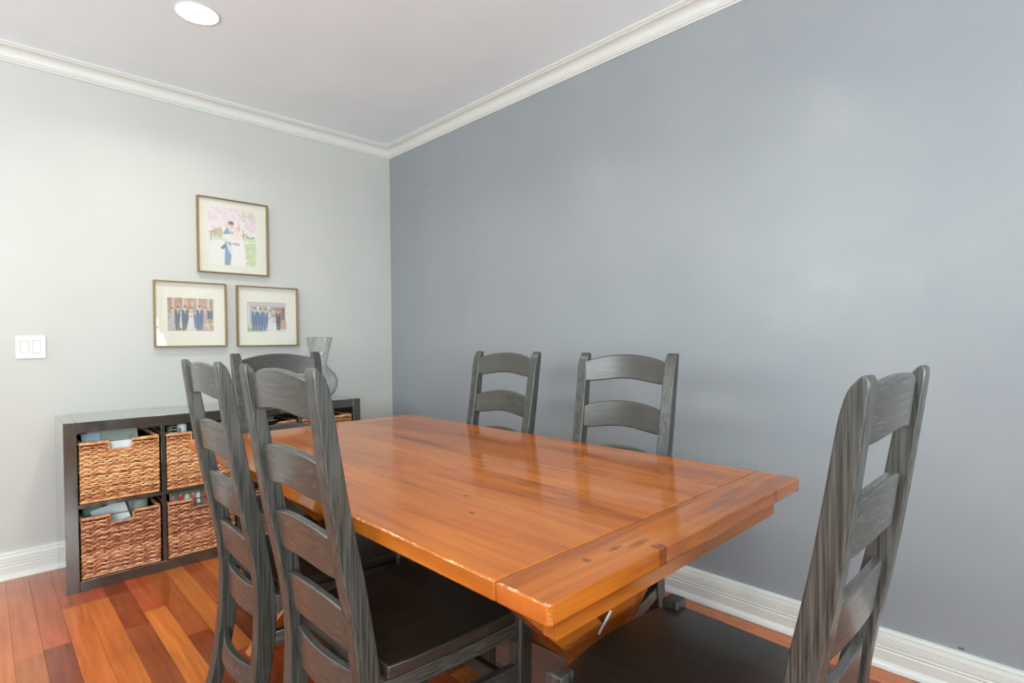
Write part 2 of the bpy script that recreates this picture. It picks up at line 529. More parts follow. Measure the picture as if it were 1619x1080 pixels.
for i, (k, (ax, c0, w0, z0, z1)) in enumerate(WIN.items()):
    mb = MB()
    def bb(u0, u1, q0, q1, d0, d1):
        if ax == 'y': mb.box(u0, u1, RY - d1, RY - d0, q0, q1)
        else: mb.box(RX + d0, RX + d1, u0, u1, q0, q1)
    e = 0.045
    a, b = c0 - w0 / 2, c0 + w0 / 2
    for (u0, u1, q0, q1) in ((a, a + e, z0, z1), (b - e, b, z0, z1), (a + e, b - e, z0, z0 + e), (a + e, b - e, z1 - e, z1), (c0 - .02, c0 + .02, z0 + e, z1 - e)):
        bb(u0, u1, q0, q1, 0.03, 0.08)
    zm = (z0 + z1) / 2
    bb(a + e, c0 - .02, zm - .018, zm + .018, 0.035, 0.075)
    bb(c0 + .02, b - e, zm - .018, zm + .018, 0.035, 0.075)
    # interior casing
    for (u0, u1, q0, q1) in ((a - .08, a, z0 - .08, z1 + .08), (b, b + .08, z0 - .08, z1 + .08), (a, b, z0 - .08, z0), (a, b, z1, z1 + .08)):
        bb(u0, u1, q0, q1, -0.018, 0.0)
    struct(mb.build('window_%d' % (i + 1), MAT['trim'], bevel=0.003))

def sweep_corner(prof, name, side, end):
    """prof: (projection from wall, z); left wall runs along y, right wall along x, mitred at the corner"""
    mb = MB(); n = len(prof); vs = []
    for (p, z) in prof: vs.append((p, -p, z))
    for (p, z) in prof: vs.append((p, end, z) if side == 'left' else (end, -p, z))
    fs = [(i, (i + 1) % n, n + (i + 1) % n, n + i) for i in range(n)] + [tuple(range(n)), tuple(range(n, 2 * n))[::-1]]
    mb.add(vs, fs)
    o = mb.build(name, MAT['trim'])
    return struct(o)
def arc(cx, cz, r, a0, a1, n):
    return [(cx + r * math.cos(math.radians(a0 + (a1 - a0) * i / n)), cz + r * math.sin(math.radians(a0 + (a1 - a0) * i / n))) for i in range(n + 1)]
crown = [(0, H), (0.060, H), (0.060, H - 0.005)] + arc(0.057, H - 0.008, 0.0035, 60, -90, 4) + [(0.053, H - 0.0125), (0.053, H - 0.017), (0.049, H - 0.019)]
for i in range(11):
    t = i / 10
    a = math.pi / 2 * t
    crown.append((0.014 + 0.033 * (1 - math.sin(a)), H - 0.021 - 0.040 * (1 - math.cos(a))))
crown += [(0.011, H - 0.063), (0.011, H - 0.066)] + arc(0.010, H - 0.0705, 0.0042, 80, -80, 5) + [(0.007, H - 0.077), (0.007, H - 0.084), (0, H - 0.084)]
sweep_corner(crown, 'trim_left', 'left', RY)
sweep_corner(crown, 'trim_right', 'right', RX)
hb = 0.127
base = [(0, 0), (0.050, 0), (0.050, 0.004), (0.046, 0.012), (0.040, 0.018), (0.034, 0.021), (0.032, 0.024), (0.031, 0.058),
        (0.0285, 0.0605), (0.0275, 0.063), (0.0300, 0.066), (0.0305, 0.069), (0.029, 0.072), (0.0245, 0.0735), (0.0245, 0.0755), (0.0275, 0.077),
        (0.0262, 0.096), (0.0225, 0.0975), (0.0225, 0.0990), (0.0250, 0.1005), (0.0215, 0.1125), (0.0165, 0.1145), (0.0165, 0.1160), (0.0195, 0.1175),
        (0.0185, 0.1210), (0.0160, 0.1225), (0.0150, 0.1255), (0.0120, hb), (0, hb)]
sweep_corner(base, 'baseboard_left', 'left', RY)
sweep_corner(base, 'baseboard_right', 'right', RX)

# ------------------------------------------------------------------ recessed ceiling lights
for i, (x, y) in enumerate(CANS):
    vis = (i == 0)
    e = empty('recessed_light', (x, y, H))
    tag(e, 'round white recessed downlight glowing in the ceiling' if vis else 'unseen round white recessed downlight in the ceiling, out of frame', 'light')
    if not vis: e['group'] = 'recessed ceiling lights out of frame'
    MB().lathe([(0.084, -0.0005), (0.090, -0.0005), (0.092, -0.002), (0.090, -0.004), (0.086, -0.005), (0.084, -0.004), (0.084, -0.0005)]).build('trim_ring', MAT['plastic'], e, smooth=True)
    MB().lathe([(0.0, -0.0045), (0.05, -0.0045), (0.085, -0.003)]).build('lens', MAT['lamp'], e, smooth=True)
    l = area('downlight_glow', (0, 0, -0.008), (0, 0, 0), 0.15, 0.15, CAN_E, (0.98, 0.97, 0.86), 'DISK', math.radians(150))
    l.parent = e

# ------------------------------------------------------------------ dining table
TX0, TX1, TY0, TY1 = 1.172, 3.140, -1.684, -0.624
TCY = (TY0 + TY1) / 2
top_knots = [(2.60, -1.40, .012, .007, .8), (2.15, -1.33, .02, .008, .7), (2.25, -1.02, .03, .010, .6), (2.62, -1.22, .045, .006, .7), (1.75, -1.30, .02, .006, .6),
             (2.72, -1.48, .013, .007, .8), (2.30, -0.80, .022, .008, .7), (1.72, -0.86, .03, .01, .5), (2.05, -1.57, .012, .006, .7), (2.38, -1.15, .02, .008, .6), (2.85, -0.86, .018, .006, .5)]
MAT['pine_top'] = pine('honey_pine_planks', 'x', ('y', 0.177, 3.03), 1.0, top_knots, worn=(TY0 + .0015, 0.7585, 2.45))
end_knots = [(3.075, -1.51, .011, .009, .9), (3.078, -1.43, .006, .024, 1.0), (3.095, -1.375, .009, .035, .75), (3.132, -1.365, .016, .011, 1.0), (3.139, -1.352, .02, .006, 1.0), (3.139, -1.30, .006, .05, .4), (3.075, -0.86, .010, .012, .7), (3.09, -0.72, .008, .018, .9), (3.128, -0.80, .016, .012, .9), (3.10, -1.19, .004, .004, .7)]
MAT['pine_end'] = pine('honey_pine_breadboard', 'y', None, 0.95, end_knots, end=True, worn=(TY0 + .0015, 0.7585, 3.0))
MAT['pine_frame'] = pine('honey_pine_rail', 'y', None, 0.93, shift=2.0)
MAT['pine_frame_x'] = pine('honey_pine_long_rail', 'x', None, 0.85, shift=4.0)
MAT['pine_leg'] = pine('honey_pine_brace', 'y', None, 1.0, [(2.87, -1.0, .2, .02, .5)], shift=6.0)
table = tag(empty('dining_table', (2.156, TCY, 0)), 'long honey-stained pine trestle dining table with breadboard ends in the middle of the room', 'table')
def tpart(mb, name, mat, bevel=0.003, seg=3):
    o = mb.build(name, mat, None, bevel=bevel, seg=seg)
    o.parent = table
    o.matrix_parent_inverse = Matrix.Translation(-Vector(table.location))
    return o
def rrect(x0, x1, y0, y1, r, corners):
    pts = []
    for (cx, cy, a, key) in ((x0 + r, y0 + r, 180, 'a'), (x1 - r, y0 + r, 270, 'b'), (x1 - r, y1 - r, 0, 'c'), (x0 + r, y1 - r, 90, 'd')):
        if key in corners:
            pts += arc(cx, cy, r, a, a + 90, 4)
        else:
            pts.append((x0 if key in 'ad' else x1, y0 if key in 'ab' else y1))
    return pts
BBW = 0.120
tpart(MB().box(TX0 + BBW, TX1 - BBW, TY0, TY1, 0.724, 0.760), 'tabletop', MAT['pine_top'], 0.004)
tpart(MB().prism(rrect(TX1 - BBW + .0012, TX1, TY0, TY1, 0.009, 'bc'), 0.724, 0.760), 'breadboard_end', MAT['pine_end'], 0.004)
tpart(MB().prism(rrect(TX0, TX0 + BBW - .0012, TY0, TY1, 0.009, 'ad'), 0.724, 0.760), 'breadboard_end', MAT['pine_end'], 0.004)
AX0, AX1, AY0, AY1 = TX0 + .04, TX1 - .04, TY0 + .062, TY1 - .083
tpart(MB().box(AX1 - .03, AX1, AY0, AY1, 0.666, 0.724), 'end_apron', MAT['pine_frame'], 0.0015)
tpart(MB().box(AX0, AX0 + .03, AY0, AY1, 0.666, 0.724), 'end_apron', MAT['pine_frame'], 0.0015)
tpart(MB().box(AX0 + .03, AX1 - .03, AY0, AY0 + .03, 0.690, 0.724), 'side_apron', MAT['pine_frame_x'], 0.0015)
tpart(MB().box(AX0 + .03, AX1 - .03, AY1 - .03, AY1, 0.690, 0.724), 'side_apron', MAT['pine_frame_x'], 0.0015)
XZ = 0.64
def xleg(xc, sgn, t, zc=0.35):
    """one diagonal plank of the X shaped trestle, from the floor to the cleat"""
    a = math.radians(44); hw = 0.056 / math.sin(a)
    dy = zc / math.tan(a)
    y_b, y_t = TCY + sgn * dy, TCY - sgn * (XZ - zc) / math.tan(a)
    pts = [(y_b - hw, 0), (y_b + hw, 0), (y_t + hw, XZ), (y_t - hw, XZ)]
    return MB().prism(pts, xc - t, xc + t, 'x')
for xc, th_ in ((1.554, 0.0235), (2.825, 0.030)):
    tpart(xleg(xc, 1, th_), 'trestle_brace', MAT['pine_leg'], 0.003)
    h = xleg(xc, -1, th_ + .0002)
    tpart(h, 'trestle_brace', MAT['pine_leg'], 0.003)
    tpart(MB().box(xc - .045, xc + .045, AY0 + .06, AY1 - .06, XZ - .002, 0.7235), 'cleat', MAT['pine_frame'], 0.003)
tpart(MB().box(1.578, 2.794, TCY - .035, TCY + .035, 0.315, 0.385), 'stretcher', MAT['pine_frame_x'], 0.003)
lb = MB()
q0, q1 = (-1.186, .418), (-1.134, .460)
lbv = [(q0[0] - .003, q0[1] + .003), (q0[0] + .003, q0[1] - .003), (q1[0] + .003, q1[1] - .003), (q1[0] - .003, q1[1] + .003)]
lb.prism(lbv, 2.8555, 2.8565, 'x')
tg = tpart(lb, 'care_label', MAT['paper'], 0); tag(tg, 'white paper label strip stuck on the brace')

# ------------------------------------------------------------------ chairs
BK = [(0.0, -0.052), (0.04, -0.040), (0.15, -0.018), (0.25, -0.006), (0.35, 0.0), (0.45, 0.0), (0.55, -0.012), (0.70, -0.040), (0.85, -0.064), (1.0, -0.084), (1.080, -0.094), (1.098, -0.095)]
FR = [(0.0, -0.010), (0.04, -0.001), (0.15, 0.028), (0.25, 0.046), (0.35, 0.056), (0.45, 0.052), (0.55, 0.035), (0.64, 0.020), (0.80, -0.014), (0.95, -0.040), (1.03, -0.053), (1.065, -0.061), (1.085, -0.069), (1.098, -0.080)]
def interp(tab, z):
    for (a, b), (c, d) in zip(tab, tab[1:]):
        if z <= c: return b + (d - b) * (z - a) / (c - a)
    return tab[-1][1]
def smooth_tab(tab, n=28):
    zs = [tab[0][0] + (tab[-1][0] - tab[0][0]) * i / n for i in range(n + 1)]
    return zs
def cr_interp(tab, z):     # Catmull-Rom through the table
    n = len(tab)
    for i in range(n - 1):
        if z <= tab[i + 1][0] or i == n - 2:
            p1, p2 = tab[i], tab[i + 1]
            p0 = tab[i - 1] if i > 0 else p1
            p3 = tab[i + 2] if i < n - 2 else p2
            t = (z - p1[0]) / (p2[0] - p1[0])
            h = p2[0] - p1[0]
            m1 = (p2[1] - p0[1]) / max(p2[0] - p0[0], 1e-6) * h
            m2 = (p3[1] - p1[1]) / max(p3[0] - p1[0], 1e-6) * h
            return ((2 * t**3 - 3 * t * t + 1) * p1[1] + (t**3 - 2 * t * t + t) * m1 + (-2 * t**3 + 3 * t * t) * p2[1] + (t**3 - t * t) * m2)
PW, PT = 0.200, 0.041        # half width over the posts, post thickness
def post_mb(s):
    zb = [0.0] + [0.05 * i for i in range(1, 22)] + [1.080, 1.096]
    zf = [0.0] + [0.05 * i for i in range(1, 21)] + [1.03, 1.05, 1.065, 1.078, 1.088, 1.096]
    pts = [(cr_interp(BK, z), z) for z in zb] + [(-0.091, 1.104), (-0.084, 1.103)] + [(cr_interp(FR, z), z) for z in zf][::-1]
    x0, x1 = (PW - PT, PW) if s > 0 else (-PW, -PW + PT)
    mb = MB()
    n = len(pts)
    # splay: the posts spread a little towards the top
    def sp(z): return s * 0.018 * (z - 0.8) if z > 0.45 else s * 0.018 * (0.45 - 0.8)
    vs = [(x0 + sp(z), y, z) for (y, z) in pts] + [(x1 + sp(z), y, z) for (y, z) in pts]
    nb = len(zb)
    # quads strip for the sides: pair back and front lists by index
    fs = [(i, (i + 1) % n, n + (i + 1) % n, n + i) for i in range(n)]
    mb.add(vs, fs)
    mb.f += [tuple(range(n))[::-1], tuple(range(n, 2 * n))]
    mb.m += [0, 0]
    return mb
def slat_mb(zb, zt, rise_t=0.028, rise_b=0.015, yoff=0.016, th=0.018, bow=0.022, hw=None):
    mb = MB(); n = 20
    zmid = (zb + zt) / 2
    hw0 = PW - PT + 0.018 * (zmid - 0.8) + 0.010
    vs = []
    for i in range(n + 1):
        u = -1 + 2 * i / n
        x = u * hw0
        y0 = -bow * (1 - u * u)
        top = zt + rise_t * (1 - u * u)
        bot = zb + rise_b * 0.5 * (1 + math.cos(math.pi * u))
        for (z, zz) in ((bot, zb), (top, zt)):
            yy = interp(BK, zz) + yoff + y0
            vs += [(x, yy, z), (x, yy + th, z)]
    fs = []
    for i in range(n):
        a, b = i * 4, (i + 1) * 4
        fs += [(a, b, b + 2, a + 2), (a + 1, a + 3, b + 3, b + 1), (a + 2, b + 2, b + 3, a + 3), (a, a + 1, b + 1, b)]
    fs += [(0, 2, 3, 1), (n * 4, n * 4 + 1, n * 4 + 3, n * 4 + 2)]
    return mb.add(vs, fs)

def make_chair():
    root = empty('dining_chair')
    for s in (-1, 1):
        post_mb(s).build('back_post', MAT['stain_z'], root, bevel=0.0045, seg=3)
    for (b, t) in ((0.992, 1.070), (0.814, 0.896), (0.644, 0.731), (0.481, 0.566)):
        slat_mb(b, t).build('back_slat', MAT['stain_x'], root, bevel=0.004, seg=2)
    slat_mb(0.340, 0.428, 0.0, 0.0, 0.022, 0.020, 0.018).build('rear_apron', MAT['stain_x'], root, bevel=0.003)
    slat_mb(0.140, 0.200, 0.0, 0.0, 0.020, 0.020, 0.030).build('rear_stretcher', MAT['stain_x'], root, bevel=0.003)
    # seat
    half = [(0.155, 0.030), (0.155, 0.058), (0.214, 0.058), (0.222, 0.12), (0.230, 0.22), (0.2345, 0.32), (0.236, 0.40), (0.236, 0.4265), (0.2035, 0.4265), (0.2035, 0.466)]
    front = [(0.2035 - 0.407 * i / 14, 0.466 + 0.022 * (1 - (1 - 2 * i / 14) ** 2)) for i in range(1, 14)]
    pts = half + front + [(-x, y) for (x, y) in half[::-1]]
    MB().prism(pts, 0.425, 0.455).build('seat', [MAT['stain_seat']], root, bevel=0.004, seg=3)
    for s in (-1, 1):
        # front leg, its squared top standing proud of the seat
        x0, x1 = (0.205, 0.250) if s > 0 else (-0.250, -0.205)
        mb = MB()
        xi, xo = (x0, x1)
        mb.add([(xi + .004, .432, 0), (xo - .004, .432, 0), (xo - .004, .468, 0), (xi + .004, .468, 0), (xi, .428, .30), (xo, .428, .30), (xo, .473, .30), (xi, .473, .30), (xi, .428, .473), (xo, .428, .473), (xo, .473, .473), (xi, .473, .473)],
               [(3, 2, 1, 0), (0, 1, 5, 4), (1, 2, 6, 5), (2, 3, 7, 6), (3, 0, 4, 7), (4, 5, 9, 8), (5, 6, 10, 9), (6, 7, 11, 10), (7, 4, 8, 11), (8, 9, 10, 11)])
        mb.build('leg', MAT['stain_z'], root, bevel=0.005, seg=3)
        # side apron with bracketed ends
        mb = MB()
        n = 14
        vs = []
        for i in range(n + 1):
            t = i / n
            y = 0.050 + (0.432 - 0.050) * t
            xo2 = s * (0.2125 + 0.023 * min(1, t * 1.5))
            xi2 = xo2 - s * 0.020
            d = min(t, 1 - t) * 0.382
            zb = 0.388 - (0.022 * (1 - d / 0.035) ** 2 if d < 0.035 else 0)
            vs += [(xo2, y, zb), (xi2, y, zb), (xo2, y, 0.4235), (xi2, y, 0.4235)]
        fs = []
        for i in range(n):
            a, b = 4 * i, 4 * i + 4
            fs += [(a, b, b + 2, a + 2), (a + 1, a + 3, b + 3, b + 1), (a + 2, b + 2, b + 3, a + 3), (a, a + 1, b + 1, b)]
        fs += [(0, 2, 3, 1), (4 * n, 4 * n + 1, 4 * n + 3, 4 * n + 2)]
        mb.add(vs, fs).build('side_apron', MAT['stain_y'], root, bevel=0.0015)
        # side stretcher
        mb = MB()
        xa, xb = s * 0.178, s * 0.226
        mb.add([(xa - .011, .045, .268), (xa + .011, .045, .268), (xb + .011, .435, .268), (xb - .011, .435, .268), (xa - .011, .045, .308), (xa + .011, .045, .308), (xb + .011, .435, .308), (xb - .011, .435, .308)],
               [(3, 2, 1, 0), (4, 5, 6, 7), (0, 1, 5, 4), (1, 2, 6, 5), (2, 3, 7, 6), (3, 0, 4, 7)])
        mb.build('side_stretcher', MAT['stain_y'], root, bevel=0.003)
    MB().box(-.210, .210, .438, .458, 0.378, 0.4235).build('front_apron', MAT['stain_x'], root, bevel=0.002)
    MB().box(-.210, .210, .438, .460, 0.212, 0.250).build('front_stretcher', MAT['stain_x'], root, bevel=0.003)
    return root

def dup(root, loc, rz, label, first=False, group=None):
    if first: r = root
    else:
        r = root.copy(); COL.objects.link(r)
        for ch in list(root.children):
            c = ch.copy(); COL.objects.link(c); c.parent = r
            for g in ch.children:
                d = g.copy(); COL.objects.link(d); d.parent = c
    r.location = loc; r.rotation_euler = (0, 0, rz)
    if label: r['label'] = label
    if group: r['group'] = group
    return r
chair = make_chair()
tag(chair, None, 'chair', 'ladder-back dining chairs round the table')
CH = [(2.4446, -1.728, 0.0107, 'charcoal ladder-back chair at the near long side of the table, right one of that pair'),
      (1.865, -1.7255, -0.0233, 'charcoal ladder-back chair before the basket shelf unit, leftmost of all the chairs'),
      (1.035, -1.233, -1.545, 'charcoal ladder-back chair at the far end of the table, below the small framed photos'),
      (1.8344, -0.605, 3.1765, 'charcoal ladder-back chair against the slate wall, nearer the room corner'),
      (2.4988, -0.605, 3.223, 'charcoal ladder-back chair against the slate wall, farther from the room corner'),
      (3.3965, -1.2123, 1.5609, 'charcoal ladder-back dining chair pulled out at the near end of the table, rightmost')]
for i, (x, y, a, lb_) in enumerate(CH):
    c_ = dup(chair, (x, y, 0), a, lb_, i == 0)
    if i == 2: c_.scale = (1.05, 1, 1)

# ------------------------------------------------------------------ cube shelf unit
SX0, SX1, SY0, SY1, SH = 0.081, 0.471, -2.018, -0.530, 0.790
shelf = tag(empty('shelf_unit', (SX0, SY0, 0)), 'low black-brown cube shelf unit of two rows of four cubbies against the pale wall', 'shelf')
def spart(mb, name, mat, bevel=0.0012):
    o = mb.build(name, mat, None, bevel=bevel)
    o.parent = shelf
    o.matrix_parent_inverse = Matrix.Translation(-Vector(shelf.location))
    return o
PO, DI = 0.050, 0.017
CW = (SY1 - SY0 - 2 * PO - 3 * DI) / 4
spart(MB().box(SX0, SX1, SY0, SY0 + PO - .0008, 0, SH), 'side_panel', MAT['shelf_z'])
spart(MB().box(SX0, SX1, SY1 - PO + .0008, SY1, 0, SH), 'side_panel', MAT['shelf_z'])
spart(MB().box(SX0, SX1, SY0 + PO, SY1 - PO, SH - PO, SH), 'top_panel', MAT['shelf_y'])
spart(MB().box(SX0, SX1, SY0 + PO, SY1 - PO, 0, PO), 'bottom_panel', MAT['shelf_y'])
CUB = []
for k in range(4):
    y0 = SY0 + PO + k * (CW + DI)
    CUB.append(y0)
    if k: spart(MB().box(SX0, SX1 - .002, y0 - DI, y0, PO, SH - PO), 'divider', MAT['shelf_z'], 0.0008)
    ZM = SH / 2
    spart(MB().box(SX0, SX1 - .002, y0 + .0003, y0 + CW - .0003, ZM - DI / 2, ZM + DI / 2), 'shelf_board', MAT['shelf_y'], 0.0008)

# ------------------------------------------------------------------ woven baskets
BWD, BDP, BHT = 0.322, 0.345, 0.292       # width (y), depth (x), height
def basket_meshes(seed):
    r = random.Random(seed)
    body = MB()
    strand = []
    hw, hd = BWD / 2 - .006, BDP / 2 - .006
    rc = 0.012
    # path round the basket, starting at the middle of the front (+x side)
    L = [(hd, 0), (hd, hw), (-hd, hw), (-hd, -hw), (hd, -hw), (hd, 0)]
    step = 0.0055
    path = []
    for (a, b) in zip(L, L[1:]):
        d = math.hypot(b[0] - a[0], b[1] - a[1]); n = max(1, int(d / step))
        nx, ny = (b[1] - a[1]) / d, -(b[0] - a[0]) / d
        for i in range(n):
            t = i / n
            path.append((a[0] + (b[0] - a[0]) * t, a[1] + (b[1] - a[1]) * t, nx, ny))
    NP = len(path)
    pitch = 0.0102
    rows_ = int((BHT - 0.030) / pitch)
    NH = 0.047; NZ = BHT - 0.050           # hand hole: half width, bottom
    stake = 0.027
    for k in range(rows_):
        z = 0.014 + pitch * k + pitch * .5
        ph = k * math.pi + r.uniform(-.5, .5)
        jit = [r.uniform(-1, 1) for _ in range(NP // 6 + 3)]
        def J(i):
            q = i / 6; a = int(q); t = q - a
            return jit[a] * (1 - t) + jit[a + 1] * t
        thick = r.uniform(0.85, 1.15)
        idx = list(range(NP))
        cut = z > NZ - 0.004
        pts, rad = [], []
        for i in idx:
            x, y, nx, ny = path[i]
            if cut and x > hd - .001 and abs(y) < NH: continue
            s = i * step
            o = 0.0032 * math.sin(math.pi * s / stake + ph)
            zz = z + 0.0016 * J(i) + 0.0016 * math.sin(math.pi * s / stake * 2 + ph)
            pts.append((x + nx * o, y + ny * o, zz))
            w = (0.0044 + 0.0014 * abs(math.sin(math.pi * s / stake / 2 + ph / 2)) + 0.0005 * J(i + 3)) * thick
            rad.append((w * .85, w * 1.12))
        if not cut:
            n0 = len(body.f)
            body.tube(pts, rad, 6, closed=True)
        else:
            n0 = len(body.f)
            body.tube(pts, rad, 6)
        strand.append((n0, len(body.f), r.uniform(0, 1)))
    # corner and face stakes
    for (sx, sy) in ((1, 1), (1, -1), (-1, 1), (-1, -1)):
        body.tube([(sx * (hd + .001), sy * (hw + .001), 0.01), (sx * (hd + .001), sy * (hw + .001), BHT - .012)], 0.0032, 6)
    # lining so that no light passes between the strands
    n0 = len(body.f)
    t = 0.0035; a, b = hd - .004, hw - .004
    body.box(-a, a, -b, -b + t, .006, BHT - .012, 1)
    body.box(-a, a, b - t, b, .006, BHT - .012, 1)
    body.box(-a, -a + t, -b, b, .006, BHT - .012, 1)
    body.box(a - t, a, -b, -NH, .006, BHT - .012, 1)
    body.box(a - t, a, NH, b, .006, BHT - .012, 1)
    body.box(a - t, a, -NH, NH, .006, NZ - .006, 1)
    body.box(-a, a, -b, b, .004, .010, 1)
    # rims: wrapped top edge broken by the hand hole, braided bottom edge, bound hole edge
    rim = MB()
    def wrapped(pts, rr, per=0.0085):
        out, rad = [], []
        d = 0
        for i, p in enumerate(pts):
            if i: d += math.dist(p, pts[i - 1])
            out.append(p); rad.append(rr * (0.80 + 0.26 * abs(math.sin(math.pi * d / per))))
        return out, rad
    def dense(pl, st=0.0022):
        res = []
        for p, q in zip(pl, pl[1:]):
            n = max(1, int(math.dist(p, q) / st))
            res += [tuple(p[j] + (q[j] - p[j]) * i / n for j in range(3)) for i in range(n)]
        res.append(pl[-1])
        return res
    zt = BHT - .010
    P, Rr = wrapped(dense([(hd, NH, zt), (hd, hw - .006, zt), (hd - .006, hw, zt), (-hd + .006, hw, zt), (-hd, hw - .006, zt), (-hd, -hw + .006, zt), (-hd + .006, -hw, zt), (hd - .006, -hw, zt), (hd, -hw + .006, zt), (hd, -NH, zt)]), 0.0088)
    rim.tube(P, Rr, 8)
    P, Rr = wrapped(dense([(hd, NH, zt), (hd, NH - .001, NZ), (hd, -NH + .001, NZ), (hd, -NH, zt)]), 0.0052, 0.006)
    rim.tube(P, Rr, 6)
    P, Rr = wrapped(dense([(hd, hw, .008), (-hd, hw, .008), (-hd, -hw, .008), (hd, -hw, .008), (hd, hw, .008)]), 0.0075, 0.011)
    foot = MB().tube(P, Rr, 6)
    wire = MB()
    wire.tube([(hd - .002, -NH - .01, zt + .003), (hd - .002, NH + .01, zt + .003)], 0.0024, 8)
    return body, strand, rim, wire, foot

def make_basket(seed, mat):
    body, strand, rim, wire, foot = basket_meshes(seed)
    root = empty('woven_basket')
    bo = body.build('woven_body', [MAT[mat], MAT['basket_core']], root, smooth=False, recalc=False)
    ro = rim.build('rim', MAT[mat], root, recalc=False)
    fo = foot.build('bottom_rim', MAT[mat], root, recalc=False)
    for o, st in ((bo, strand), (ro, []), (fo, [])):
        me = o.data
        me.polygons.foreach_set('use_smooth', [True] * len(me.polygons))
        at = me.color_attributes.new('strand', 'FLOAT_COLOR', 'CORNER')
        vals = np.full((len(me.loops), 4), 0.6, dtype=np.float32)
        ls = np.zeros(len(me.polygons), dtype=np.int32); me.polygons.foreach_get('loop_start', ls)
        for (a, b, v) in st:
            e = ls[b] if b < len(ls) else len(me.loops)
            vals[ls[a]:e, :3] = v
        at.data.foreach_set('color', vals.ravel())
    wire.build('handle_wire', MAT['wire'], root, smooth=True)
    return root
bA = make_basket(1, 'weave_honey')
bB = make_basket(2, 'weave_red')
for b_ in (bA, bB): tag(b_, None, 'basket', 'woven storage baskets in the cube shelf unit')
BX = SX1 - BDP / 2 - 0.004
ZLO, ZHI = PO, SH / 2 + DI / 2
blabels = {
    (0, 1): 'honey-coloured woven basket in the upper cubby nearest the light switch, stuffed with papers',
    (1, 1): 'honey-coloured woven basket, second from left in the upper row, holding a paper roll',
    (2, 1): 'woven basket in the upper row, third from the left, with dark magazines lying on top',
    (3, 1): 'woven basket in the upper cubby nearest the slate wall, no papers showing',
    (0, 0): 'reddish woven basket in the lower cubby nearest the light switch, with folded white paper',
    (1, 0): 'reddish woven basket, second from left in the lower row, holding a photo album',
    (2, 0): 'reddish woven basket, third from left in the lower row, half hidden by chairs',
    (3, 0): 'reddish woven basket in the lower cubby nearest the slate wall'}
used = set()
for (k, r_), lb_ in blabels.items():
    src = bB if r_ == 0 or k == 2 else bA
    first = id(src) not in used
    used.add(id(src))
    dup(src, (BX, CUB[k] + CW / 2, ZHI if r_ else ZLO), 0, lb_, first)

